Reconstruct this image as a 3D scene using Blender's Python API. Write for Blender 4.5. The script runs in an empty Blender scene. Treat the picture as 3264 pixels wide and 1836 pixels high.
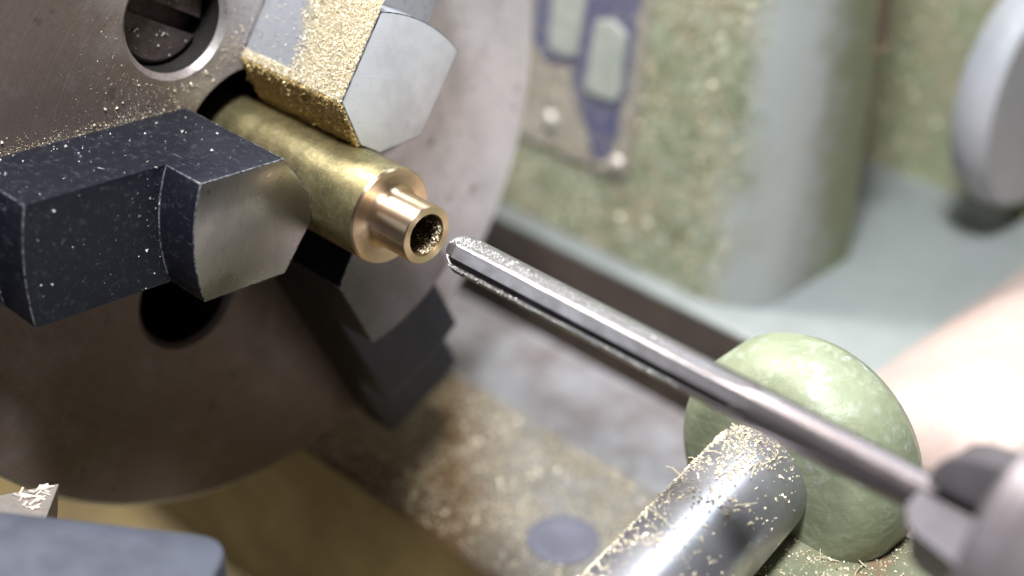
import bpy, bmesh, math, random
import numpy as np
from mathutils import Vector, Matrix

random.seed(7)
rng = np.random.default_rng(11)
S = 0.001                      # everything below is written in millimetres
scene = bpy.context.scene
col = scene.collection

# ------------------------------------------------------------------ camera
psi, phi = 0.7844452691, 0.5544412861
cam_data = bpy.data.cameras.new('camera')
cam_data.sensor_width = 36.0
cam_data.lens = 36.0 * 5000.0 / 3264.0
cam_data.clip_start = 0.005
cam_data.clip_end = 10.0
cam = bpy.data.objects.new('camera', cam_data)
col.objects.link(cam)
vd = Vector((-math.sin(psi) * math.cos(phi), math.cos(psi) * math.cos(phi), -math.sin(phi)))
vr = Vector((math.cos(psi), math.sin(psi), 0))
vu = vr.cross(vd)
CAM = Vector((125.837, -86.878, 75.111))
m = Matrix((vr, vu, -vd)).transposed().to_4x4()
m.translation = CAM * S
cam.matrix_world = m
cam_data.dof.use_dof = True
cam_data.dof.focus_distance = 149.0 * S
cam_data.dof.aperture_fstop = 12.5
scene.camera = cam

# ------------------------------------------------------------------ world and lamps
world = bpy.data.worlds.new('World')
scene.world = world
world.use_nodes = True
bg = world.node_tree.nodes['Background']
bg.inputs[0].default_value = (0.93, 0.96, 1.0, 1)
bg.inputs[1].default_value = 0.05


def area(name, loc, target, size, power, color, size_y=None):
    l = bpy.data.lights.new(name, 'AREA')
    l.energy = power
    l.color = color
    l.size = size * S
    if size_y:
        l.shape = 'RECTANGLE'
        l.size_y = size_y * S
    o = bpy.data.objects.new(name, l)
    col.objects.link(o)
    o.location = Vector(loc) * S
    o.rotation_euler = (Vector(target) - Vector(loc)).to_track_quat('-Z', 'Y').to_euler()
    return o


area('bench_lamp', (94, -58, 272), (20, 0, -10), 50, 2.0, (0.96, 0.98, 1.0))
area('ceiling_lamp', (-140, 23, 284), (25, 0, 0), 55, 1.5, (1.0, 0.97, 0.92))
area('window_light', (-220, -280, 130), (20, 0, 0), 200, .25, (0.86, 0.93, 1.0))
area('rear_window', (-44, 257, 272), (50, 10, -25), 170, .9, (0.80, 0.90, 1.0))

scene.view_settings.view_transform = 'Standard'
scene.view_settings.look = 'None'
scene.view_settings.exposure = 0.0
scene.view_settings.gamma = 1.0
scene.render.engine = 'CYCLES'
scene.cycles.use_denoising = True
scene.cycles.max_bounces = 6
scene.cycles.sample_clamp_indirect = 6.0


# ------------------------------------------------------------------ material helpers
class N:
    """small node-tree writer"""

    def __init__(self, name):
        self.m = bpy.data.materials.new(name)
        self.m.use_nodes = True
        self.t = self.m.node_tree
        self.b = self.t.nodes['Principled BSDF']
        tc = self.t.nodes.new('ShaderNodeTexCoord')
        self.co = tc.outputs['Object']

    def link(self, a, b):
        self.t.links.new(a, b)

    def val(self, sock, v):
        if hasattr(v, 'is_linked'):
            self.link(v, sock)
        else:
            sock.default_value = v

    def noise(self, scale_mm, detail=4, rough=0.55, vec=None, dist=0.0, out='Fac'):
        """noise whose features are about scale_mm wide"""
        n = self.t.nodes.new('ShaderNodeTexNoise')
        n.inputs['Scale'].default_value = 1000.0 / scale_mm
        n.inputs['Detail'].default_value = detail
        n.inputs['Roughness'].default_value = rough
        n.inputs['Distortion'].default_value = dist
        self.link(vec if vec is not None else self.co, n.inputs['Vector'])
        return n.outputs[out]

    def mapping(self, scale=(1, 1, 1), rot=(0, 0, 0), vec=None):
        n = self.t.nodes.new('ShaderNodeMapping')
        n.inputs['Scale'].default_value = scale
        n.inputs['Rotation'].default_value = rot
        self.link(vec if vec is not None else self.co, n.inputs['Vector'])
        return n.outputs[0]

    def ramp(self, fac, stops):
        n = self.t.nodes.new('ShaderNodeValToRGB')
        e = n.color_ramp.elements
        while len(e) < len(stops):
            e.new(0.5)
        for k, (p, c) in enumerate(stops):
            e[k].position = p
            e[k].color = c if len(c) == 4 else (*c, 1)
        self.link(fac, n.inputs[0])
        return n.outputs[0]

    def mask(self, fac, lo, hi):
        n = self.t.nodes.new('ShaderNodeMapRange')
        n.inputs['From Min'].default_value = lo
        n.inputs['From Max'].default_value = hi
        n.clamp = True
        self.link(fac, n.inputs['Value'])
        return n.outputs[0]

    def rng(self, fac, a, b, lo=0.3, hi=0.7):
        n = self.t.nodes.new('ShaderNodeMapRange')
        n.inputs['From Min'].default_value = lo
        n.inputs['From Max'].default_value = hi
        n.inputs['To Min'].default_value = a
        n.inputs['To Max'].default_value = b
        self.link(fac, n.inputs['Value'])
        return n.outputs[0]

    def math(self, op, a, b=0.0):
        n = self.t.nodes.new('ShaderNodeMath')
        n.operation = op
        self.val(n.inputs[0], a)
        self.val(n.inputs[1], b)
        return n.outputs[0]

    def mix(self, fac, a, b):
        n = self.t.nodes.new('ShaderNodeMix')
        n.data_type = 'RGBA'
        self.val(n.inputs[0], fac)
        for s, v in ((n.inputs[6], a), (n.inputs[7], b)):
            if hasattr(v, 'is_linked'):
                self.link(v, s)
            else:
                s.default_value = v if len(v) == 4 else (*v, 1)
        return n.outputs[2]

    def radius(self):
        """distance from the spindle axis (local X), as a vector for ring textures"""
        s = self.t.nodes.new('ShaderNodeSeparateXYZ')
        self.link(self.co, s.inputs[0])
        y2 = self.math('MULTIPLY', s.outputs[1], s.outputs[1])
        z2 = self.math('MULTIPLY', s.outputs[2], s.outputs[2])
        r = self.math('SQRT', self.math('ADD', y2, z2))
        c = self.t.nodes.new('ShaderNodeCombineXYZ')
        self.link(r, c.inputs[0])
        return r, c.outputs[0], s.outputs

    def bump(self, h, dist_mm, strength=1.0, prev=None):
        n = self.t.nodes.new('ShaderNodeBump')
        n.inputs['Strength'].default_value = strength
        n.inputs['Distance'].default_value = dist_mm * S
        self.link(h, n.inputs['Height'])
        if prev is not None:
            self.link(prev, n.inputs['Normal'])
        return n.outputs[0]

    def out(self, color=None, metal=None, rough=None, normal=None, spec=None):
        if color is not None:
            s = self.b.inputs['Base Color']
            if hasattr(color, 'is_linked'):
                self.link(color, s)
            else:
                s.default_value = (*color, 1)
        if metal is not None:
            self.val(self.b.inputs['Metallic'], metal)
        if rough is not None:
            self.val(self.b.inputs['Roughness'], rough)
        if spec is not None:
            self.b.inputs['Specular IOR Level'].default_value = spec
        if normal is not None:
            self.link(normal, self.b.inputs['Normal'])
        return self.m


# ------------------------------------------------------------------ materials
def mat_chuck():
    n = N('chuck_steel')
    r, rv, xyz = n.radius()
    big = n.noise(26, 4, .6)
    mid = n.noise(3.2, 5, .6)
    fine = n.noise(0.3, 3, .6)
    # brown film on the operator's half; lower face darkened to paint the jaws' shade
    side = n.mask(n.math('ADD', n.math('ADD', n.math('MULTIPLY', xyz[1], -16.0), n.math('MULTIPLY', xyz[2], -7.0)), big), .05, .62)
    c = n.mix(side, (.84, .83, .865), (.215, .165, .142))
    c = n.mix(n.math('MULTIPLY', n.mask(mid, .48, .68), n.math('ADD', n.math('MULTIPLY', side, .45), .08)), c, (.18, .14, .12))
    sm = n.noise(7, 5, .7, n.mapping((1, 1, 1), (2, 1, 0)))
    c = n.mix(n.math('MULTIPLY', n.mask(sm, .52, .66), .28), c, (.36, .34, .335))
    pits = n.noise(2.4, 3, .5)
    c = n.mix(n.math('MULTIPLY', n.mask(pits, .65, .72), .6), c, (.10, .07, .055))
    grain = n.noise(.25, 4, .7, n.mapping((1, .35, 1), (.5, 0, 0)))
    c = n.mix(n.math('MULTIPLY', n.mask(grain, .50, .68), .45), c, (.13, .10, .09))
    rings = n.noise(.16, 3, .7, rv)
    c = n.mix(n.math('MULTIPLY', n.mask(rings, .5, .75), .28), c, (.62, .58, .57))
    nb = n.bump(rings, .02, .5)
    nb = n.bump(fine, .02, .6, nb)
    return n.out(c, .6, n.rng(mid, .36, .50), nb)


def mat_black(name='black_oxide', base=(.013, .015, .024), wear=.7):
    n = N(name)
    a = n.noise(.9, 5, .7)
    b = n.noise(.16, 3, .6)
    st = n.noise(.5, 4, .7, n.mapping((.25, 1, 1)))
    c = n.mix(n.math('MULTIPLY', n.mask(a, .55, .78), wear), base, (.085, .088, .10))
    c = n.mix(n.math('MULTIPLY', n.mask(st, .60, .76), wear * .7), c, (.20, .20, .215))
    sp = n.math('MULTIPLY', n.mask(b, .70, .76), wear)
    c = n.mix(sp, c, (.35, .34, .33))
    return n.out(c, .35, n.rng(a, .36, .55), n.bump(b, .035, .7))


def mat_edge():
    n = N('worn_edge_steel')
    a = n.noise(.5, 4, .7)
    c = n.mix(n.mask(a, .4, .62), (.03, .03, .035), (.34, .34, .37))
    return n.out(c, .6, .42)


def mat_ground(name='ground_steel', base=(.50, .51, .53), dark=(.30, .30, .32), rough=.38, metal=.75):
    n = N(name)
    r, rv, xyz = n.radius()
    rings = n.noise(.22, 3, .7, rv)
    a = n.noise(3.0, 4, .6)
    b = n.noise(.5, 4, .7, n.mapping((1, 1, .35), (.5, 0, 0)))
    c = n.mix(n.mask(a, .42, .66), base, tuple(.86 * k for k in base))
    c = n.mix(n.math('MULTIPLY', n.mask(b, .60, .74), .5), c, dark)
    c = n.mix(n.math('MULTIPLY', n.mask(rings, .52, .70), .35), c, dark)
    sp = n.noise(.3, 2, .5)
    c = n.mix(n.math('MULTIPLY', n.mask(sp, .70, .76), .6), c, tuple(.4 * k for k in dark))
    return n.out(c, metal, n.rng(a, rough - .05, rough + .08), n.bump(rings, .014, .5))


def mat_brass_bar():
    n = N('tarnished_brass')
    a = n.noise(2.6, 5, .65)
    b = n.noise(.55, 5, .7, dist=.6)
    f = n.noise(.14, 3, .6)
    s = n.noise(.6, 4, .7, n.mapping((.25, 1.2, 1.2)))
    c = n.mix(n.mask(a, .35, .66), (.52, .44, .22), (.27, .235, .12))
    c = n.mix(n.math('MULTIPLY', n.mask(b, .5, .64), .7), c, (.70, .62, .36))
    c = n.mix(n.math('MULTIPLY', n.mask(s, .6, .72), .6), c, (.17, .12, .06))
    c = n.mix(n.math('MULTIPLY', n.mask(f, .66, .74), .6), c, (.8, .72, .45))
    rr = n.rng(b, .44, .30)
    return n.out(c, .92, rr, n.bump(b, .06, .6, n.bump(f, .02, .6)))


def mat_brass_cut():
    n = N('fresh_cut_brass')
    r, rv, xyz = n.radius()
    # tool marks: rings on the faces (radius) and along the turned diameter (x)
    cx = n.t.nodes.new('ShaderNodeCombineXYZ')
    n.link(n.math('ADD', r, xyz[0]), cx.inputs[0])
    rings = n.noise(.16, 3, .65, cx.outputs[0])
    a = n.noise(1.6, 4, .6)
    c = n.mix(n.mask(a, .38, .66), (.88, .66, .46), (.80, .61, .41))
    c = n.mix(n.math('MULTIPLY', n.mask(rings, .55, .75), .35), c, (.86, .70, .45))
    n.out(c, 1.0, n.rng(rings, .32, .40), n.bump(rings, .0022, .4))
    n.b.inputs['Anisotropic'].default_value = .85
    n.b.inputs['Anisotropic Rotation'].default_value = .25
    tg = n.t.nodes.new('ShaderNodeTangent')
    tg.axis = 'X'
    n.link(tg.outputs[0], n.b.inputs['Tangent'])
    return n.m


def mat_simple_metal(name, c1, c2, rough, scale=1.2, metal=.9, bumpd=.02):
    n = N(name)
    a = n.noise(scale, 5, .65)
    f = n.noise(.18, 3, .6)
    c = n.mix(n.mask(a, .38, .66), c1, c2)
    return n.out(c, metal, n.rng(a, rough - .05, rough + .08), n.bump(f, bumpd, .5))


def mat_reamer():
    n = N('reamer_steel')
    s = n.t.nodes.new('ShaderNodeSeparateXYZ')
    n.link(n.co, s.inputs[0])
    a = n.noise(2.5, 5, .65)
    st = n.noise(.3, 4, .6, n.mapping((.12, 1, 1)))
    c = n.mix(n.mask(a, .38, .66), (.35, .335, .345), (.26, .24, .245))
    c = n.mix(n.math('MULTIPLY', n.mask(st, .52, .70), .5), c, (.20, .18, .18))
    w = n.math('ADD', n.math('MULTIPLY', s.outputs[0], 40.0), n.math('MULTIPLY', a, .5))
    c = n.mix(n.mask(w, 2.35, 3.1), c, (.165, .14, .142))
    return n.out(c, .85, n.rng(a, .28, .38), n.bump(st, .004, .5))


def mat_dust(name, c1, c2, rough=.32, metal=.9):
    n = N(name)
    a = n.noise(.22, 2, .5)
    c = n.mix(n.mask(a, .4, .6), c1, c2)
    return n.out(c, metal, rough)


def mat_paint(name, c1, c2, c3, fleck, scale=4.0, rough=.45, bumpd=.25, wrinkle=1.0):
    n = N(name)
    a = n.noise(scale, 5, .65)
    b = n.noise(scale * .3, 5, .7, dist=.4)
    v = n.t.nodes.new('ShaderNodeTexVoronoi')
    v.inputs['Scale'].default_value = 1000.0 / (wrinkle * 1.0)
    n.link(n.co, v.inputs['Vector'])
    c = n.mix(n.mask(a, .38, .64), c1, c2)
    c = n.mix(n.math('MULTIPLY', n.mask(b, .52, .70), .7), c, c3)
    g = n.noise(scale * .8, 4, .6, n.mapping((1, 1, 1), (1, 2, 3)))
    c = n.mix(n.math('MULTIPLY', n.mask(g, .63, .70), .8), c, fleck)
    h = n.math('ADD', n.math('MULTIPLY', v.outputs['Distance'], -.6), b)
    return n.out(c, 0.0, n.rng(b, rough - .08, rough + .15), n.bump(h, bumpd, .6))


def mat_casting():
    n = N('dusty_casting_paint')
    s = n.t.nodes.new('ShaderNodeSeparateXYZ')
    n.link(n.co, s.inputs[0])
    a = n.noise(7, 5, .65)
    b = n.noise(1.6, 5, .7, dist=.5)
    g = n.noise(4, 4, .6, n.mapping((1, 1, 1), (1, 2, 3)))
    c = n.mix(n.mask(a, .38, .62), (.175, .20, .125), (.235, .205, .135))
    c = n.mix(n.math('MULTIPLY', n.mask(b, .46, .66), .75), c, (.36, .395, .315))
    c = n.mix(n.math('MULTIPLY', n.mask(g, .52, .64), .75), c, (.12, .14, .08))
    w = n.math('ADD', n.math('MULTIPLY', s.outputs[0], 60.0), n.math('MULTIPLY', a, .9))
    c = n.mix(n.mask(w, 1.15, 1.55), c, (.31, .335, .325))
    d = n.math('ADD', n.math('MULTIPLY', s.outputs[1], 60.0), n.math('MULTIPLY', g, .8))  # side face darkened in the colour to stand for its shade
    c = n.mix(n.mask(d, 4.85, 5.35), c, (.17, .19, .115))
    return n.out(c, 0.0, n.rng(b, .4, .6), n.bump(b, .3, .6))


def mat_base():
    n = N('pale_grey_green_paint')
    s = n.t.nodes.new('ShaderNodeSeparateXYZ')
    n.link(n.co, s.inputs[0])
    a = n.noise(9, 5, .6)
    b = n.noise(2.0, 4, .6)
    c = n.mix(n.mask(a, .36, .66), (.29, .315, .315), (.245, .27, .265))
    c = n.mix(n.math('MULTIPLY', n.mask(b, .55, .72), .35), c, (.18, .20, .19))
    # darker towards the headstock end
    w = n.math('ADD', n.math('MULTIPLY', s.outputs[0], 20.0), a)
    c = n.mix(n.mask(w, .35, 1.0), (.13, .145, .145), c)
    return n.out(c, 0.0, n.rng(b, .36, .5), n.bump(b, .05, .5))


def mat_way_dust():
    n = N('dusty_way_steel')
    s = n.t.nodes.new('ShaderNodeSeparateXYZ')
    n.link(n.co, s.inputs[0])
    a = n.noise(5, 5, .65)
    b = n.noise(1.0, 4, .65)
    c = n.mix(n.mask(a, .36, .64), (.30, .29, .285), (.22, .195, .155))
    c = n.mix(n.math('MULTIPLY', n.mask(b, .5, .7), .5), c, (.22, .18, .12))
    # rust brown tone painting in the shade at the headstock end and along the front edge of the way
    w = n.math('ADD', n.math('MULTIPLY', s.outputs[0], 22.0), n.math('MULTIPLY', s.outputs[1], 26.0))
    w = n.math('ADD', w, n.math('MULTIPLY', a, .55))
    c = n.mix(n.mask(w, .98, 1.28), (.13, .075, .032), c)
    return n.out(c, .2, n.rng(b, .4, .6), n.bump(b, .06, .5))


def mat_flat(name, c1, c2, scale=6.0, rough=.5, metal=0.0, bumpd=.05):
    n = N(name)
    a = n.noise(scale, 5, .6)
    b = n.noise(scale * .2, 4, .6)
    c = n.mix(n.mask(a, .35, .66), c1, c2)
    c = n.mix(n.math('MULTIPLY', n.mask(b, .55, .72), .4), c, tuple(.6 * k for k in c2))
    return n.out(c, metal, n.rng(b, rough - .06, rough + .1), n.bump(b, bumpd, .5))


M = {
    'chuck': mat_chuck(),
    'black': mat_black(),
    'greyox': mat_black('grey_worn_oxide', (.38, .39, .42), .8),
    'edge': mat_edge(),
    'ground': mat_ground('ground_steel', (.42, .40, .37), (.22, .20, .18), .30, 1.0),
    'ground_lit': mat_ground('ground_steel_lit', (.80, .82, .86), (.50, .51, .54), .42, .35),  # lit copy of the ground steel, brightness painted into the colour
    'ground_shaded': mat_ground('ground_steel_shaded', (.22, .21, .215), (.09, .09, .095), .40, .6),  # same steel darkened to paint the shade on the lower jaw's end
    'bar': mat_brass_bar(),
    'cut': mat_brass_cut(),
    'boredark': mat_simple_metal('dark_brass_bore', (.26, .165, .075), (.16, .095, .04), .4, .6, .8, .05),  # brass coloured darker inside the bored nose
    'reamer': mat_reamer(),
    'screw': mat_simple_metal('old_screw_steel', (.11, .085, .08), (.05, .04, .04), .5, 1.6, .5, .06),
    'bore': mat_flat('dark_bore', (.012, .011, .010), (.02, .018, .015), 2, .5),  # near-black inside the chuck bore and screw holes
    'dchuck': mat_simple_metal('drill_chuck_steel', (.17, .15, .158), (.12, .10, .105), .42, 3.0, .5, .02),
    'djaw': mat_simple_metal('drill_chuck_jaw_steel', (.12, .105, .115), (.08, .07, .075), .45, 3.0, .4, .02),
    'shaft': mat_simple_metal('polished_shaft_steel', (.50, .50, .54), (.36, .34, .38), .32, 5.0, .85, .01),
    'post': mat_simple_metal('tool_post_steel', (.034, .039, .06), (.022, .026, .042), .55, 3.0, .1, .06),
    'bolt': mat_simple_metal('blued_bolt_steel', (.20, .20, .25), (.16, .155, .195), .6, 3.0, .2, .02),
    'tool': mat_simple_metal('tool_bit_steel', (.50, .44, .40), (.40, .34, .30), .34, 1.0, .5, .02),
    'brassdust': mat_dust('brass_dust', (.83, .75, .58), (.68, .58, .40), .4, .25),
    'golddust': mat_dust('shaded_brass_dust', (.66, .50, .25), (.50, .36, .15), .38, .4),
    'greydust': mat_dust('pale_metal_dust', (.58, .57, .55), (.36, .35, .33), .42, .4),
    'palechip': mat_dust('pale_swarf', (.95, .88, .80), (.85, .76, .66), .3, .4),
    'green': mat_paint('green_casting_paint', (.34, .37, .27), (.40, .37, .27), (.52, .55, .45), (.42, .35, .25), 5.0, .45, .3, 1.4),
    'greendark': mat_paint('bare_green_paint', (.16, .175, .11), (.19, .175, .11), (.22, .24, .16), (.22, .14, .08), 6.0, .5, .2, 1.4),
    'boss': mat_paint('crackled_green_paint', (.27, .30, .20), (.21, .235, .145), (.38, .42, .34), (.42, .48, .56), 6.0, .42, .16, 1.6),
    'pale': mat_base(),
    'olive': mat_flat('olive_paint', (.29, .215, .085), (.19, .13, .05), 9.0, .45),
    'way': mat_simple_metal('bed_way_steel', (.44, .44, .48), (.24, .21, .21), .38, 7.0, .55, .02),
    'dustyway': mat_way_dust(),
    'casting': mat_casting(),
    'fargreen': mat_paint('far_green_paint', (.22, .26, .15), (.30, .27, .18), (.46, .51, .41), (.42, .32, .22), 6.0, .5, .3, 1.4),
    'gap': mat_flat('gap_shade_brown', (.085, .062, .048), (.055, .042, .033), 5.0, .6),  # dark brown paints in the shade below the base's front edge
    'plate': mat_flat('aluminium_plate', (.33, .31, .27), (.24, .21, .17), 2.5, .5, .2),
    'navy': mat_flat('navy_enamel', (.055, .06, .14), (.13, .125, .15), 1.6, .55),
    'bars': mat_flat('pale_raised_letter', (.33, .35, .31), (.25, .275, .245), 2.0, .5),
    'rivet': mat_simple_metal('rivet_aluminium', (.55, .52, .48), (.4, .37, .33), .4, 1.0, .5, .02),
    'wheel': mat_flat('grey_wheel_paint', (.40, .41, .44), (.34, .35, .38), 8.0, .5),
    'pink': mat_flat('pinkish_wood', (.55, .43, .39), (.47, .355, .315), 8.0, .6),
    'rust': mat_flat('rusty_edge', (.12, .085, .05), (.08, .06, .04), 1.5, .7),
    'blue': mat_flat('blue_scuff', (.12, .13, .22), (.09, .10, .17), 1.5, .6),
    'bench': mat_flat('dark_bench_top', (.05, .04, .032), (.035, .03, .026), 20.0, .7),
}


# ------------------------------------------------------------------ object helpers
def tag(o, label=None, cat=None, group=None, kind=None):
    if label:
        o['label'] = label
    if cat:
        o['category'] = cat
    if group:
        o['group'] = group
    if kind:
        o['kind'] = kind
    return o


def empty(name, loc, label, cat, group=None):
    o = bpy.data.objects.new(name, None)
    o.empty_display_size = .005
    col.objects.link(o)
    o.location = Vector(loc) * S
    return tag(o, label, cat, group)


def link(name, me, mats, parent=None):
    o = bpy.data.objects.new(name, me)
    for k in (mats if isinstance(mats, (list, tuple)) else [mats]):
        me.materials.append(M[k])
    col.objects.link(o)
    if parent:
        o.parent = parent
        if parent.parent:
            base = parent.location + parent.parent.location
        else:
            base = parent.location
        o.location = -base if o.type == 'MESH' else o.location
    return o


def from_bm(name, bm, mats, parent=None, smooth=None):
    for v in bm.verts:
        v.co *= S
    bmesh.ops.recalc_face_normals(bm, faces=bm.faces)
    me = bpy.data.meshes.new(name)
    bm.to_mesh(me)
    bm.free()
    if smooth is not None:
        me.shade_smooth()
        me.set_sharp_from_angle(angle=math.radians(smooth))
    return link(name, me, mats, parent)


def lathe(profile, seg=96, axis='X', c=(0, 0, 0), mats=None, phase=0.0):
    """revolve [(a, r), ...] about an axis; closed ends get caps when r > 0"""
    bm = bmesh.new()
    rings = []
    for a, r in profile:
        ring = []
        for k in range(seg):
            t = 2 * math.pi * k / seg + phase
            p = {'X': (a, r * math.cos(t), r * math.sin(t)),
                 'Y': (r * math.cos(t), a, r * math.sin(t)),
                 'Z': (r * math.cos(t), r * math.sin(t), a)}[axis]
            ring.append(bm.verts.new((p[0] + c[0], p[1] + c[1], p[2] + c[2])))
        rings.append(ring)
    for i in range(len(rings) - 1):
        for k in range(seg):
            f = bm.faces.new((rings[i][k], rings[i][(k + 1) % seg], rings[i + 1][(k + 1) % seg], rings[i + 1][k]))
            if mats:
                f.material_index = mats[i]
    for ring, i in ((rings[0], 0), (rings[-1], -1)):
        f = bm.faces.new(ring)
        if mats:
            f.material_index = mats[i]
    return bm


def prism(poly, z0, z1, plane='XY'):
    """extrude a 2D outline between two heights"""
    bm = bmesh.new()

    def P(a, b, h):
        return {'XY': (a, b, h), 'YZ': (h, a, b), 'XZ': (a, h, b)}[plane]
    lo = [bm.verts.new(P(a, b, z0)) for a, b in poly]
    hi = [bm.verts.new(P(a, b, z1)) for a, b in poly]
    n = len(poly)
    for k in range(n):
        bm.faces.new((lo[k], lo[(k + 1) % n], hi[(k + 1) % n], hi[k]))
    bm.faces.new(lo)
    bm.faces.new(hi)
    return bm


def bevel(bm, w, seg=2, ang=25, mat=None):
    bm.normal_update()
    ed = [e for e in bm.edges if len(e.link_faces) == 2 and e.calc_face_angle(0) > math.radians(ang)]
    r = bmesh.ops.bevel(bm, geom=ed, offset=w, segments=seg, profile=.6, affect='EDGES', clamp_overlap=True)
    if mat is not None:
        for f in r['faces']:
            f.material_index = mat
    return bm


def cut(obj, cutters):
    """boolean difference, result baked into the mesh"""
    for c in cutters:
        md = obj.modifiers.new('cut', 'BOOLEAN')
        md.object = c
        md.solver = 'EXACT'
    dg = bpy.context.evaluated_depsgraph_get()
    me = bpy.data.meshes.new_from_object(obj.evaluated_get(dg))
    obj.modifiers.clear()
    obj.data = me
    for c in cutters:
        bpy.data.objects.remove(c)


def grains(name, pts, nrm, size, mats, flat=.45, lift=.35, long=1.0, parent=None, curl=False):
    """loose metal grains: one small random tetrahedron for each point (mm)"""
    pts = np.asarray(pts, float)
    n = len(pts)
    nrm = np.asarray(nrm, float)
    if nrm.ndim == 1:
        nrm = np.tile(nrm, (n, 1))
    sz = np.asarray(size, float)
    base = np.array([[1, 1, 1], [1, -1, -1], [-1, 1, -1], [-1, -1, 1]], float) * .5
    q = rng.normal(size=(n, 4))
    q /= np.linalg.norm(q, axis=1)[:, None]
    w, x, y, z = q.T
    R = np.stack([1 - 2 * (y * y + z * z), 2 * (x * y - z * w), 2 * (x * z + y * w),
                  2 * (x * y + z * w), 1 - 2 * (x * x + z * z), 2 * (y * z - x * w),
                  2 * (x * z - y * w), 2 * (y * z + x * w), 1 - 2 * (x * x + y * y)], -1).reshape(n, 3, 3)
    lg = np.where(rng.uniform(size=n) < .12, rng.uniform(1.5, 3.2, n), long)
    sc = np.stack([sz * lg, sz * rng.uniform(.6, 1, n), sz * rng.uniform(flat, 1, n)], -1)
    loc = base[None] * sc[:, None, :]
    v = np.einsum('nij,nkj->nki', R, loc)
    v += (pts + nrm * (sz * lift)[:, None])[:, None, :]
    v = (v * S).reshape(-1, 3)
    f = np.array([[0, 1, 2], [0, 3, 1], [0, 2, 3], [1, 3, 2]])
    faces = (np.arange(n)[:, None, None] * 4 + f[None]).reshape(-1, 3)
    me = bpy.data.meshes.new(name)
    me.from_pydata(v.tolist(), [], faces.tolist())
    return link(name, me, mats, parent)


# ================================================================== the lathe bed and what stands behind
BX0, BX1 = -170, 130
# rear way of the bed: a prism along X with a dusty flat, a groove and a polished strip behind it
bed = empty('lathe_bed', (0, 30, -110), 'cast iron lathe bed with dusty and polished ways under the chuck', 'lathe bed')
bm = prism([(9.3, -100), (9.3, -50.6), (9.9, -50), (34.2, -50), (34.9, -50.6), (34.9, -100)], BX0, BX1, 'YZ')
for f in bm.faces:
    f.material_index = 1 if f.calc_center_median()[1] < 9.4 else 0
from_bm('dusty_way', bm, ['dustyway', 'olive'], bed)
from_bm('polished_way', prism([(35.0, -100), (35.0, -54.4), (35.6, -53.8), (54.0, -53.8), (55.0, -54.8), (55.0, -100)], BX0, BX1, 'YZ'), 'way', bed)
from_bm('bed_trough', prism([(-40, -104), (-40, -96), (9.2, -84), (9.2, -104)], BX0, BX1, 'YZ'), 'olive', bed)
from_bm('rear_wall', prism([(55.1, -100), (55.1, -66), (60.3, -66), (60.3, -100)], BX0, BX1, 'YZ'), 'gap', bed)
# a capped bolt let into the dusty way
bm = lathe([(-50.0, 4.4), (-49.75, 4.4), (-49.6, 4.0), (-49.62, 2.4), (-49.8, 1.6), (-49.85, .4)], 32, 'Z', (28.2, 19.6, 0))
from_bm('way_bolt', bm, 'bolt', bed, 40)

# pale base casting behind, with a rounded front edge along X
base = empty('base_casting', (0, 90, -110), 'pale grey green painted base casting with rounded front edge behind the bed', 'casting')
pr = [(60.4, -100), (60.4, -43.0)]
for k in range(9):
    a = math.pi - k / 8 * math.pi / 2
    pr.append((61.4 + 1.0 * math.cos(a), -43.0 + 1.0 * math.sin(a)))
pr += [(116, -42), (121, -44.5), (123, -50), (123, -100)]
bm = prism(pr, BX0, 150, 'YZ')
for f in bm.faces:
    c = f.calc_center_median()
    f.material_index = 1 if (c[1] < 60.5) else 0  # front face gets the painted shade colour
from_bm('base_slab', bm, ['pale', 'gap'], base, 50)
from_bm('base_pit', lathe([(-41.95, 1.3), (-41.9, 1.2)], 16, 'Z', (18.5, 72.0, 0)), 'gap', base)
# green casting that stands on the base; its front face leans back a little
gc = empty('green_casting', (-40, 90, -42), 'dusty blotchy green painted casting with a riveted nameplate', 'casting')
LEAN = .17


def gy(z):
    return 63.6 + (z + 42) * LEAN


bm = bmesh.new()
lev = [-41.9 + k * 5 for k in range(25)]
R0 = 9.0
prof = []
for z in lev:
    row = [(-170, gy(z), z), (12.3, gy(z), z)]
    for k in range(1, 9):
        a = -math.pi / 2 + k / 8 * math.pi / 2
        row.append((12.3 + R0 * math.cos(a), gy(z) + R0 + R0 * math.sin(a), z))
    row += [(21.3, 87.5, z), (-170, 87.5, z)]
    prof.append([bm.verts.new(p) for p in row])
for a, b in zip(prof, prof[1:]):
    for k in range(len(a)):
        k2 = (k + 1) % len(a)
        f = bm.faces.new((a[k], a[k2], b[k2], b[k]))
        f.material_index = 0 if k == 0 else (1 if 1 <= k <= 8 else 2)
bm.faces.new(prof[-1])
for f in bm.faces:
    f.material_index = 0
from_bm('casting_body', bm, 'casting', gc, 30)


def on_face(x, z, off=0.0):
    nx = Vector((0, -1, LEAN)).normalized()
    return Vector((x, gy(z), z)) + nx * off


def plate(name, pts, off, thick, mat, parent, smooth=None):
    """flat piece with real thickness laid on the leaning face; pts are (x, z)"""
    bm = bmesh.new()
    lo = [bm.verts.new(on_face(x, z, off)) for x, z in pts]
    hi = [bm.verts.new(on_face(x, z, off + thick)) for x, z in pts]
    n = len(pts)
    for k in range(n):
        bm.faces.new((lo[k], lo[(k + 1) % n], hi[(k + 1) % n], hi[k]))
    bm.faces.new(lo)
    bm.faces.new(hi)
    bevel(bm, min(.25, thick * .4), 2)
    return from_bm(name, bm, mat, parent, smooth)


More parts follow.
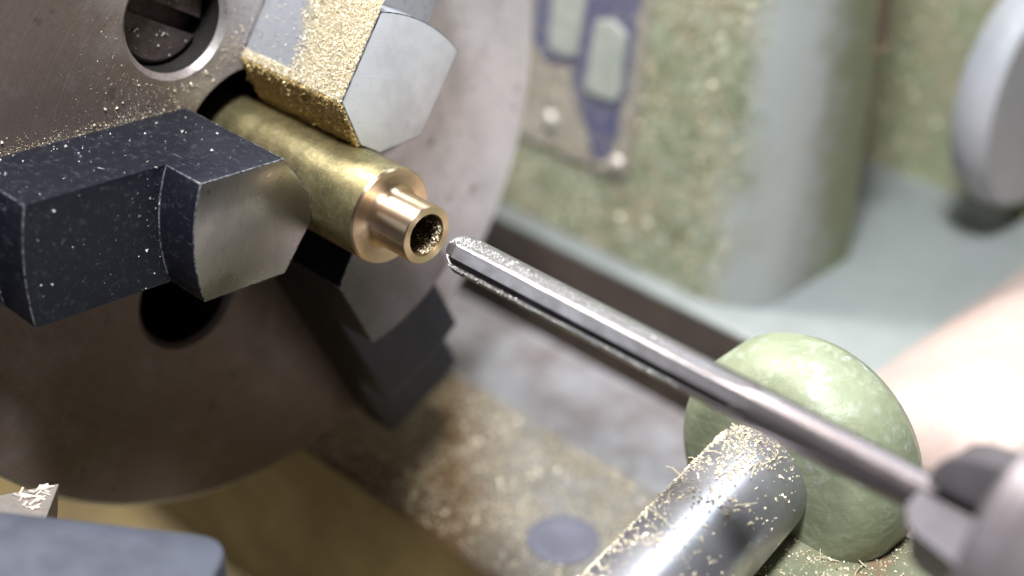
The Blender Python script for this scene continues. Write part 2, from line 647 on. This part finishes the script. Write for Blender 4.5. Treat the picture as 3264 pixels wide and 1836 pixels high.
# far green block and its rusty edge
fb = empty('rear_green_block', (40, 125, -42), 'blotchy green block beyond the casting corner, behind the grey wheel', 'casting')
from_bm('block_body', bevel(prism([(-30, 117), (95, 117), (95, 150), (-30, 150)], -60, 70), 1.2, 3), 'fargreen', fb, 40)
from_bm('rusty_strip', bevel(prism([(19.6, 86.9), (21.9, 86.9), (21.9, 89.0), (19.6, 89.0)], -9, 60), .4, 2), 'rust', gc, 40)

# grey wheel, axis parallel to the spindle
wh = empty('grey_wheel', (26, 128, -20), 'light grey round handwheel at the upper right edge', 'handwheel')
WC = (34.5, 115.0, -20.0)

# pinkish block on the base
pk = lathe([(48, 22), (49, 27), (52, 29.4), (56, 30), (170, 30)], 120, 'Y', (64.0, 0, -61.0))
tag(from_bm('rounded_bar', pk, 'pink', None, 50), 'pinkish rounded bar glaring white behind the drill chuck, at the right edge', 'bar')

# bench far below everything
bm = prism([(-1500, -700), (900, -700), (900, 1500), (-1500, 1500)], -130, -110)
o = from_bm('bench_top', bm, 'bench')
tag(o, kind='structure', label='dark bench top under the lathe')
o = from_bm('rear_wall_panel', prism([(-1500, 420), (900, 420), (900, 440), (-1500, 440)], -110, 900), 'bench')
tag(o, kind='structure', label='dark workshop wall behind the lathe')

# ================================================================== three-jaw chuck
chuck = empty('lathe_chuck', (-20, 0, 0), 'three jaw lathe chuck with brown stained steel face, darkened low for shade', 'lathe chuck')
RC = 43.1
TH1 = 3.0528063
HOLE_R, HOLE_D = 5.55, 17.9
hole_ang = [TH1 - math.pi / 3, TH1 + math.pi / 3, TH1 + math.pi]
body = from_bm('chuck_body', lathe([(-34, RC - 1), (-33, RC), (-.6, RC), (0, RC - .6)], 192, mats=[0, 0, 2, 0]), ['chuck', 'bore', 'ground_lit'], chuck)  # rim chamfer takes the lit steel as a painted highlight
cutters = []
cm = lathe([(-30, 8.9), (5, 8.9)], 64)
for f in cm.faces:
    f.material_index = 0
cutters.append(from_bm('c', cm, ['bore']))
for k, a in enumerate(hole_ang):
    c = (0, HOLE_D * math.cos(a), HOLE_D * math.sin(a))
    cutters.append(from_bm('c', lathe([(-5.5 if k == 0 else -14, HOLE_R), (-.6, HOLE_R), (.4, HOLE_R + 1.0), (5, HOLE_R + 1.0)], 64, 'X', c, [0, 1, 1, 0]), ['bore', 'chuck']))
for c in cutters:
    c.location = (0, 0, 0)
# cutters are world placed; the body is offset by its parent
bpy.context.view_layer.update()
cut(body, cutters)
body.data.shade_smooth()
body.data.set_sharp_from_angle(angle=math.radians(30))

# slotted screw in the upper hole
sa = hole_ang[0]
sc = (0, HOLE_D * math.cos(sa), HOLE_D * math.sin(sa))
scr = from_bm('socket_screw', lathe([(-7.5, 5.2), (-3.1, 5.2), (-2.7, 4.8)], 64, 'X', sc), 'screw', chuck)
bm = prism([(-9, -.95), (9, -.95), (9, .95), (-9, .95)], -4.9, 0, 'YZ')
bmesh.ops.rotate(bm, verts=bm.verts, cent=(0, 0, 0), matrix=Matrix.Rotation(math.radians(-33), 3, 'X'))
bmesh.ops.translate(bm, verts=bm.verts, vec=sc)
slot = from_bm('c', bm, 'screw')
bpy.context.view_layer.update()
cut(scr, [slot])
scr.name = 'slotted_screw'
scr.data.shade_smooth()
scr.data.set_sharp_from_angle(angle=math.radians(30))

# jaws: stepped, bevelled nose, cylindrical step risers centred on the axis
XJ, X2, X3 = 16.11, 10.59, 5.2
HW, RB, TW, RT = 6.19, 8.26, 1.5, 5.03
STEPS = [(0.06, X3, 44.0), (X3, X2, 32.5), (X2, XJ, 17.81)]


def jaw(th, mats):
    e = Vector((0, math.cos(th), math.sin(th)))
    t = Vector((0, -math.sin(th), math.cos(th)))
    bm = bmesh.new()

    def V(x, r, s):
        return bm.verts.new(Vector((x, 0, 0)) + e * r + t * s)

    def arc(rk, n=10):
        R = math.hypot(rk, HW)
        a0 = math.asin(HW / R)
        return [(R * math.cos(a0 - 2 * a0 * k / n), R * math.sin(a0 - 2 * a0 * k / n)) for k in range(n + 1)]

    nose = [(RB, -HW), (RT, -TW), (RT, TW), (RB, HW)]
    for i, (x0, x1, rk) in enumerate(STEPS):
        a = arc(rk)
        inner = nose if i == 0 else nose
        poly = inner + a
        lo = [V(x0, r, s) for r, s in poly]
        hi = [V(x1, r, s) for r, s in poly]
        n = len(poly)
        for k in range(n):
            bm.faces.new((lo[k], lo[(k + 1) % n], hi[(k + 1) % n], hi[k]))
        if i == 0:
            bm.faces.new(lo)
        if i == len(STEPS) - 1:
            f = bm.faces.new(hi)
            f.material_index = 2
        else:
            # exposed step face between this arc and the next one in
            b = arc(STEPS[i + 1][2])
            vb = [V(x1, r, s) for r, s in b]
            for k in range(10):
                bm.faces.new((hi[4 + k], hi[5 + k], vb[k + 1], vb[k]))
    bmesh.ops.remove_doubles(bm, verts=bm.verts, dist=.001)
    # coplanar side edges between the stacked steps disappear
    bmesh.ops.dissolve_limit(bm, angle_limit=math.radians(.5), verts=bm.verts, edges=bm.edges, delimit={'MATERIAL'})
    bmesh.ops.recalc_face_normals(bm, faces=bm.faces)
    bevel(bm, .13, 2, 22, 1)
    return from_bm('chuck_jaw', bm, mats, chuck, 25)


j1 = jaw(TH1, ['black', 'edge', 'ground'])
tag(j1, 'blackened stepped jaw nearest the camera')
j2 = jaw(TH1 - 2 * math.pi / 3, ['greyox', 'edge', 'ground_lit'])
tag(j2, 'dust coated upper jaw with ground end coloured bright as lit')
j3 = jaw(TH1 + 2 * math.pi / 3, ['black', 'edge', 'ground_shaded'])
tag(j3, 'lower jaw with end face darkened in colour for shade')

# ================================================================== brass workpiece
wp = empty('brass_workpiece', (10, 0, 0), 'turned brass bar with bored nose held in the chuck jaws', 'brass bar')
XS, XE, RN, RH = 22.33, 27.54, 2.97, 2.08
from_bm('bar', lathe([(-20, 4.99), (21.9, 4.99), (22.0, 4.97), (22.02, 3.0)], 128), 'bar', wp, 30)
pts = [(21.5, 3.1), (21.95, 4.96), (22.02, 5.005), (22.12, 5.005), (XS, 4.84), (XS + .005, 4.1), (XS + .06, 3.98), (XS + .07, 3.6), (XS + .2, 3.3), (XS + .45, 3.08), (XS + .9, RN), (XE - .1, RN), (XE, RN - .08), (XE, RH + .1), (XE - .12, RH), (XE - 9, RH), (XE - 10, .4)]
from_bm('turned_nose', lathe(pts, 128, mats=[0] * (len(pts) - 4) + [1, 1, 1]), ['cut', 'boredark'], wp, 28)

# ================================================================== reamer
REAM = [(50, .985), (68, .93), (86, .90), (104, .915), (122.0, .985), (125.2, .998), (128.6, .99),
        (146, .945), (161, .98), (163, .985), (165, .93), (169, .42), (177, .26), (187, .42), (192, .90), (194.5, .985),
        (198, 1.0), (206, 1.0), (215, 1.0), (224, 1.0)]


def reamer_section(x):
    """ground flats with one deep flute on each side, running out into a round shank"""
    r = 1.93 - (x - 33) * (1.93 - 1.70) / 52.0
    if x < 32.9:
        q = (32.9 - x) / 1.6
        r *= 1 - .44 * q ** 1.6
    g = 1.0 if x < 62.5 else max(0.0, 1 - ((x - 62.5) / 5.0) ** 1.5)
    out = []
    for f in (0, 180):
        for a, k in REAM:
            q = r * (1 + (k - 1) * g)
            t = math.radians(a + f)
            out.append((q * math.cos(t), q * math.sin(t)))
    return out


bm = bmesh.new()
xs = [31.3, 31.45, 31.8, 32.3, 32.9, 33.4] + [34 + k for k in range(0, 29)] + [62.5 + .5 * k for k in range(1, 12)] + [70, 75, 80, 85, 90, 96]
rings = [[bm.verts.new((x, y, z)) for y, z in reamer_section(x)] for x in xs]
nn = len(rings[0])
for (xa, a), (xb, b) in zip(zip(xs, rings), zip(xs[1:], rings[1:])):
    for k in range(nn):
        f = bm.faces.new((a[k], a[(k + 1) % nn], b[(k + 1) % nn], b[k]))
bm.faces.new(rings[0])
bm.faces.new(rings[-1])
tag(from_bm('reamer', bm, 'reamer', None, 14), 'thin fluted steel reamer pointing at the bored brass nose', 'reamer')

# ================================================================== drill chuck in the tailstock
dc = empty('drill_chuck', (100, 0, 0), 'steel drill chuck gripping the reamer at the lower right edge', 'drill chuck')
bm = lathe([(91.2, 5.6), (90.6, 8.3), (90.6, 10.4), (91.2, 11.0), (93.4, 11.3), (93.7, 11.9), (94.4, 12.3), (104, 16.0), (104.6, 16.8), (130, 16.8), (131, 15.8)], 128)
from_bm('chuck_sleeve', bm, 'dchuck', dc, 30)
for k in range(3):
    a = math.radians(72 + 120 * k)
    w = 2.15
    poly = [(83.6, 1.72), (83.6, 3.1), (84.4, 4.3), (85.6, 4.9), (95, 6.8), (95, 1.72)]
    bm = prism([(p[0], p[1]) for p in poly], -w, w, 'XY')
    bevel(bm, .25, 2, 25)
    Rm = Matrix(((1, 0, 0), (0, math.cos(a), -math.sin(a)), (0, math.sin(a), math.cos(a))))
    bmesh.ops.transform(bm, matrix=Rm.to_4x4(), verts=bm.verts)
    from_bm('drill_chuck_jaw', bm, 'djaw', dc, 30)

# ================================================================== carriage: green boss, polished shaft
car = empty('carriage', (62, 30, -50), 'green painted carriage with round boss and polished steel shaft below the reamer', 'carriage')
bm = prism([(52.8, -30), (88, -30), (88, 16), (84, 24), (57, 24), (52.8, 19)], -49.6, -26.0)
bevel(bm, 1.2, 3)
from_bm('carriage_body', bm, 'greendark', car, 40)
dome = [(16.2, 8.6)]
for k in range(0, 11):
    a = k / 10 * math.pi / 2
    dome.append((20.8 - 4.6 * math.cos(a), 8.8 + 3.7 * math.sin(a)))
dome += [(24.0, 12.5), (25.8, 11.5), (26.5, 9)]
bm = lathe(dome, 72, 'Y', (58.6, -.8, -21.3))
from_bm('round_boss', bm, 'boss', car, 50)
SHX, SHZ, SHR, SHK = 60.45, -21.3, 5.6, -.17
bm = lathe([(-45, SHR), (17.5, SHR), (18.5, SHR - .6)], 96, 'Y', (0, 0, SHZ))
bmesh.ops.rotate(bm, verts=bm.verts, cent=(0, 0, 0), matrix=Matrix.Rotation(math.atan(-SHK), 3, 'Z'))
bmesh.ops.translate(bm, verts=bm.verts, vec=(SHX, 0, 0))
from_bm('shaft', bm, 'shaft', car, 30)

# ================================================================== tool post and tool bit
P0 = Vector((40.0, -33.2))
d1 = Vector((-16.6, -11.7)).normalized()
d2 = Vector((11.7, -16.6)).normalized()
corner = []
for k in range(7):
    a = k / 6
    p = P0 + d1 * (3.2 * (1 - a) ** 2) + d2 * (3.2 * a ** 2)
    corner.append(tuple(p))
poly = [tuple(P0 + d1 * 60 + d2 * 45), tuple(P0 + d1 * 60)] + corner + [tuple(P0 + d2 * 45)]
bm = prism(poly, -60, -10)
bevel(bm, .5, 2, 30)
tag(from_bm('tool_post', bm, 'post', None, 30), 'dark blue grey steel tool post block in the near left corner', 'tool post')
tp = [(11.7, -34.0), (16.6, -38.9), (13.2, -60), (-1.0, -60)]
bm = prism(tp, -26, -20)
bm.verts.ensure_lookup_table()
for v in bm.verts:                       # ground clearance below the cutting edge
    if v.co.z < -23 and v.co.y > -45:
        v.co.x -= .2
        v.co.y -= 1.2
bevel(bm, .08, 1, 25)
tag(from_bm('tool_bit', bm, 'tool', None, 30), 'ground steel lathe tool tip with bright chips behind the tool post', 'tool bit')

# ================================================================== nameplate on the green casting
NP = empty('nameplate', tuple(on_face(-20, -20)), 'riveted metal nameplate with navy enamel and pale raised bars on green casting', 'nameplate')
plate('plate', [(-4.0, 10), (-2.9, -28.0), (-4.0, -30.2), (-42, -30.2), (-42, 10)], .02, .6, 'plate', NP)
plate('navy_enamel', [(-26.0, 6), (-24.1, -14.7), (-21.4, -17.6), (-15.8, -16.9), (-15.0, -20.9), (-11.7, -24.2), (-9.3, -28.9), (-6.5, -28.2), (-5.5, -24.2), (-5.8, -21.2), (-4.9, -17.3), (-5.1, -8.8), (-4.5, 6)], .6, .18, 'navy', NP)
plate('raised_bar', [(-21.4, 4), (-14.9, 4), (-14.9, -15.0), (-17.4, -15.9), (-20.4, -15.2)], .72, .5, 'bars', NP)
plate('raised_bar', [(-12.3, -9.4), (-9.5, -8.3), (-6.5, -9.7), (-6.2, -18.6), (-7.3, -19.5), (-12.4, -19.5)], .72, .5, 'bars', NP)
for xz in ((-18.5, -25.8), (-4.9, -28.0)):
    p = on_face(xz[0], xz[1], .6)
    bm = lathe([(0, 1.3), (.5, 1.15), (.85, .7), (.95, .2)], 24, 'Z')
    bmesh.ops.rotate(bm, verts=bm.verts, cent=(0, 0, 0), matrix=Matrix.Rotation(math.pi / 2 - LEAN, 3, 'X'))
    bmesh.ops.translate(bm, verts=bm.verts, vec=p)
    from_bm('rivet', bm, 'rivet', NP, 50)

# ================================================================== wheel
bm = lathe([(WC[0] - 7, 14.0), (WC[0] - 6, 17.0), (WC[0] - 3.5, 18.2), (WC[0] - 1, 17.9), (WC[0], 17.2), (WC[0] - .2, 4.6), (WC[0] - 1.5, 4.0)], 96, 'X', (0, WC[1], WC[2]))
from_bm('wheel_disc', bm, 'wheel', wh, 35)
bm = lathe([(WC[0] - 1.6, 3.4), (WC[0] + 1.0, 3.4), (WC[0] + 1.5, 3.0), (WC[0] + 1.5, 2.4), (WC[0] + 60, 2.4)], 48, 'X', (0, WC[1], WC[2]))
from_bm('wheel_hub', bm, 'post', wh, 35)

# ================================================================== loose dust and swarf
def jaw_frame(th):
    e = np.array([0, math.cos(th), math.sin(th)])
    t = np.array([0, -math.sin(th), math.cos(th)])
    return e, t


e2, t2 = jaw_frame(TH1 - 2 * math.pi / 3)
# side of the upper jaw: dense towards its end, thin near the chuck
n = 62000
x = rng.uniform(.2, XJ - .1, n)
r = rng.uniform(RB, 19.5, n)
edge = 4.6 + 2.6 * (19.0 - r) / 10 + .35 * np.sin(r * 1.1 + 1)
p = np.clip((x - edge) / 4.5, .02, 1) ** 1.3
p = np.where((r < RB + .9), np.maximum(p, .65), p)
k = rng.uniform(size=n) < p
x, r = x[k], r[k]
P = np.stack([x, np.zeros_like(x), np.zeros_like(x)], 1) + r[:, None] * e2 + (HW + rng.exponential(.05, len(x)))[:, None] * t2
o = grains('brass_dust', P, t2, rng.uniform(.05, .15, len(x)), 'brassdust')
tag(o, 'pale brass dust caked on the side of the upper jaw', 'dust', kind='stuff')
# nose bevel of the upper jaw
n = 24000
x = rng.uniform(.1, XJ - .05, n)
u = rng.uniform(0, 1, n)
A = RB * e2 + HW * t2
B = RT * e2 + TW * t2
nb = np.cross(np.array([1., 0, 0]), (B - A))
nb /= np.linalg.norm(nb)
if nb @ t2 < 0:
    nb = -nb
P = np.stack([x, np.zeros_like(x), np.zeros_like(x)], 1) + (A + (B - A) * u[:, None]) + nb * rng.exponential(.08, n)[:, None]
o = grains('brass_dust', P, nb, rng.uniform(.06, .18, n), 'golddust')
tag(o, 'golden brass dust filling the bevel between upper jaw and bar', 'dust', kind='stuff')

# specks on the near jaw
e1, t1 = jaw_frame(TH1)
n = 200
x = rng.uniform(0, XJ, n)
r = rng.uniform(RB, 40, n)
k = ((r < 17.8) | (x < X2))
k &= (rng.uniform(size=n) < np.where(x < 6, 1.0, .55))
x, r = x[k], r[k]
P = np.stack([x, np.zeros_like(x), np.zeros_like(x)], 1) + r[:, None] * e1 - HW * t1
P2n = 60
r2 = np.where(rng.uniform(size=P2n) < .6, 18.2 + rng.exponential(1.6, P2n), rng.uniform(18.5, 32, P2n))
s2 = rng.uniform(-HW, HW, P2n)
P2 = np.stack([np.full(P2n, X2), np.zeros(P2n), np.zeros(P2n)], 1) + r2[:, None] * e1 + s2[:, None] * t1
P = np.concatenate([P, P2])
sz = np.where(rng.uniform(size=len(P)) < .12, rng.uniform(.18, .32, len(P)), rng.uniform(.05, .14, len(P)))
o = grains('metal_dust', P, -t1, sz, 'greydust')
tag(o, 'pale metal specks scattered over the black near jaw', 'dust', kind='stuff')

# fine dust on the chuck face round the bore and along the near jaw
n = 4200
y = rng.normal(-3, 7, n)
z = rng.normal(11, 5, n)
k = (np.hypot(y, z) > 9.2) & (np.hypot(y, z) < 40) & (np.hypot(y - HOLE_D * math.cos(sa), z - HOLE_D * math.sin(sa)) > 6.7)
y, z = y[k], z[k]
P = np.stack([np.zeros_like(y), y, z], 1)
n2 = 900
r = rng.uniform(9, 40, n2)
off = HW + rng.exponential(.5, n2)
P = np.concatenate([P, r[:, None] * e1 - off[:, None] * t1])
sz = np.where(rng.uniform(size=len(P)) < .025, rng.uniform(.14, .24, len(P)), rng.uniform(.03, .075, len(P)))
o = grains('brass_dust', P, (1, 0, 0), sz, 'brassdust')
tag(o, 'fine brass dust on the chuck face around the bore and screw', 'dust', kind='stuff')

# dust on the screw head
n = 60
a = rng.uniform(0, 2 * math.pi, n)
q = 4.6 * np.sqrt(rng.uniform(0, 1, n))
P = np.stack([np.full(n, -2.68), sc[1] + q * np.cos(a), sc[2] + q * np.sin(a)], 1)
sl = np.abs((P[:, 1] - sc[1]) * math.sin(math.radians(33)) + (P[:, 2] - sc[2]) * math.cos(math.radians(33))) > 1.2
o = grains('metal_dust', P[sl], (1, 0, 0), rng.uniform(.08, .3, sl.sum()), 'greydust')
tag(o, 'pale specks lying on the recessed slotted screw', 'dust', kind='stuff')

# chips inside the bored nose
n = 260
a = rng.uniform(math.radians(-100), math.radians(15), n)
x = XE - .15 - rng.exponential(1.1, n)
rr = RH - rng.exponential(.12, n)
P = np.stack([x, rr * np.cos(a), rr * np.sin(a)], 1)
o = grains('brass_dust', P, (0, 0, 0), rng.uniform(.05, .2, n), 'brassdust', flat=.25)
tag(o, 'bright brass chips clinging inside the bored nose', 'dust', kind='stuff')

# dust on the reamer: top land near the tip and flute floor
n = 3400
x = 31.6 + rng.exponential(9.5, n)
a = np.radians(rng.normal(100, 12, n))
k = (x < 63) & (a < math.radians(120)) & (a > math.radians(56))
x, a = x[k], a[k]
ka = np.interp(np.degrees(a), [q[0] for q in REAM], [q[1] for q in REAM])
r = np.array([np.hypot(*reamer_section(v)[5]) for v in x]) * ka
P = np.stack([x, r * np.cos(a), r * np.sin(a)], 1)
nm = np.stack([np.zeros_like(x), np.cos(a), np.sin(a)], 1)
n2 = 2600
x = 32.4 + 28 * rng.uniform(0, 1, n2) ** 1.3
L = []
for v in x:
    s = reamer_section(v)
    p = Vector(s[random.randint(14, 16)]).lerp(Vector(s[random.randint(15, 18)]), random.uniform(0, 1))
    L.append((v, p.x, p.y))
P = np.concatenate([P, np.array(L)])
av = math.radians(138.8)
nm = np.concatenate([nm, np.tile([0, math.cos(av - .6), math.sin(av - .6)], (n2, 1))])
o = grains('metal_dust', P, nm, rng.uniform(.04, .12, len(P)), 'greydust')
tag(o, 'silvery dust stuck along the reamer tip and flute', 'dust', kind='stuff')

# dusty way
n = 11000
x = rng.uniform(-30, 62, n)
y = rng.uniform(9.8, 34.4, n)
k = rng.uniform(size=n) < (.35 + .65 * (np.sin(x * .31 + 1) * np.sin(y * .42) > -.2))
k &= np.hypot(x - 28.2, y - 19.6) > 4.2
x, y = x[k], y[k]
P = np.stack([x, y, np.full_like(x, -50.0)], 1)
o = grains('brass_dust', P, (0, 0, 1), rng.uniform(.08, .34, len(x)), 'brassdust')
tag(o, 'brass dust spread over the flat bed way below the chuck', 'dust', kind='stuff')

# shaft dust: on top, along its left side, and a pile at the right
n = 8000
y = rng.uniform(-30, 17, n)
a = np.radians(rng.normal(112, 40, n))
k = rng.uniform(size=n) < np.clip(.12 + .9 * (np.abs(a - math.radians(158)) < .35) + 1.0 * (y > 9.5 - 3 * np.sin(a * 5)) + .4 * (np.sin(y * .9 + a * 3) > .55), 0, 1)
y, a = y[k], a[k]
P = np.stack([SHX + SHK * y + SHR * np.cos(a), y, SHZ + SHR * np.sin(a)], 1)
nm = np.stack([np.cos(a), np.zeros_like(a), np.sin(a)], 1)
n2 = 4200
y2 = rng.uniform(-30, 19, n2)
x2 = SHX + SHK * y2 - 3.6 - rng.exponential(.9, n2)
P2 = np.stack([x2, y2, -26.0 + rng.exponential(.35, n2)], 1)
P2 = P2[x2 > 53.0]
n2 = len(P2)
n3 = 2600
P3 = np.stack([rng.normal(67, 4, n3), rng.uniform(-25, 25, n3), np.full(n3, -26.0)], 1)
P = np.concatenate([P, P2, P3])
nm = np.concatenate([nm, np.tile([0, 0, 1.], (n2 + n3, 1))])
o = grains('brass_dust', P, nm, rng.uniform(.07, .27, len(P)), 'brassdust', flat=.3)
tag(o, 'brass dust heaped along the polished shaft of the carriage', 'dust', kind='stuff')

# dust on the leaning face of the green casting and its nameplate
n = 5200
x = rng.uniform(-40, 16, n)
z = rng.uniform(-42, 20, n)
k = rng.uniform(size=n) < np.clip(1.1 - (x + 40) / 60 * .6, 0, 1)
x, z = x[k], z[k]
nf = np.array([0, -1, LEAN]) / math.hypot(1, LEAN)
P = np.stack([x, 63.6 + (z + 42) * LEAN, z], 1)
onp = (x < -3.5) & (z > -30)
P += nf * np.where(onp, .62, 0.)[:, None]
o = grains('brass_dust', P, nf, rng.uniform(.1, .34, len(x)), 'brassdust')
tag(o, 'specks of brass dust on the green casting face and nameplate', 'dust', kind='stuff')

# sparse specks in the trough under the chuck
n = 240
y = rng.uniform(-30, 9, n)
P = np.stack([rng.uniform(-60, 30, n), y, -96 + (y + 40) / 49.2 * 12], 1)
o = grains('brass_dust', P, (0, 0, 1), rng.uniform(.15, .5, n), 'brassdust')
tag(o, 'sparse brass specks in the olive trough below the chuck', 'dust', kind='stuff')

# hair-thin slivers of swarf round the shaft
vs, fs = [], []
for i in range(70):
    y0 = random.uniform(-22, 17)
    if i < 45:
        x0, z0 = random.uniform(62, 78), -25.9
    else:
        a0 = math.radians(random.uniform(60, 165))
        x0, z0 = SHX + SHK * y0 + SHR * math.cos(a0), SHZ + SHR * math.sin(a0) + .05
    th, L, cv = random.uniform(0, 6.28), random.uniform(.8, 3.2), random.uniform(-1.4, 1.4)
    p = Vector((x0, y0, z0))
    for k in range(8):
        h = .10 + .35 * math.sin(math.pi * k / 7) * random.uniform(.6, 1)
        b = len(vs)
        w = Vector((-math.sin(th), math.cos(th), 0)) * .055
        vs += [tuple((p + w + Vector((0, 0, h))) * S), tuple((p - w + Vector((0, 0, h))) * S), tuple((p + Vector((0, 0, h + .07))) * S)]
        if k:
            for q in range(3):
                fs.append((b - 3 + q, b - 3 + (q + 1) % 3, b + (q + 1) % 3, b + q))
        p = p + Vector((math.cos(th), math.sin(th), 0)) * (L / 7)
        th += cv / 7
me = bpy.data.meshes.new('swarf_slivers')
me.from_pydata(vs, [], fs)
tag(link('swarf_slivers', me, 'brassdust'), 'thin curled brass slivers lying around the polished shaft', 'swarf', kind='stuff')

# clumps of dust caught on the edge of the far green block
n = 1500
z = rng.uniform(-45, 40, n)
x = 3.0 + rng.exponential(5.0, n)
P = np.stack([x, np.full(n, 117.0), z], 1)
o = grains('brass_dust', P, (0, -1, 0), rng.uniform(.12, .45, n), 'brassdust')
tag(o, 'gold dust speckling the far green block left of the grey wheel', 'dust', kind='stuff')

# chips on the tool tip
for i in range(34):
    u, w = random.uniform(1.2, 5.2), random.uniform(.25, .95)
    bx = 11.7 + u * (-.455 * w + .707 * (1 - w))
    by = -34.0 + u * (-.89 * w - .707 * (1 - w))
    L, wd, th = random.uniform(.3, 1.3), random.uniform(.16, .34), random.uniform(.08, .16)
    bm = prism([(-L / 2, -wd / 2), (L / 2, -wd / 2 * .7), (L / 2, wd / 2), (-L / 2, wd / 2 * .8)], 0, th)
    a = random.choice((.35, .5, .9, 2.0)) + random.uniform(-.3, .3)
    bmesh.ops.rotate(bm, verts=bm.verts, cent=(0, 0, 0), matrix=Matrix.Rotation(a, 3, 'Z') @ Matrix.Rotation(random.uniform(-.3, .3), 3, 'X'))
    bmesh.ops.translate(bm, verts=bm.verts, vec=(bx, by, -19.95 + random.uniform(0, .1)))
    tag(from_bm('swarf_chip', bm, 'palechip'), 'tiny pale swarf chip lying on the tool tip', 'chip', 'chips on the tool tip')
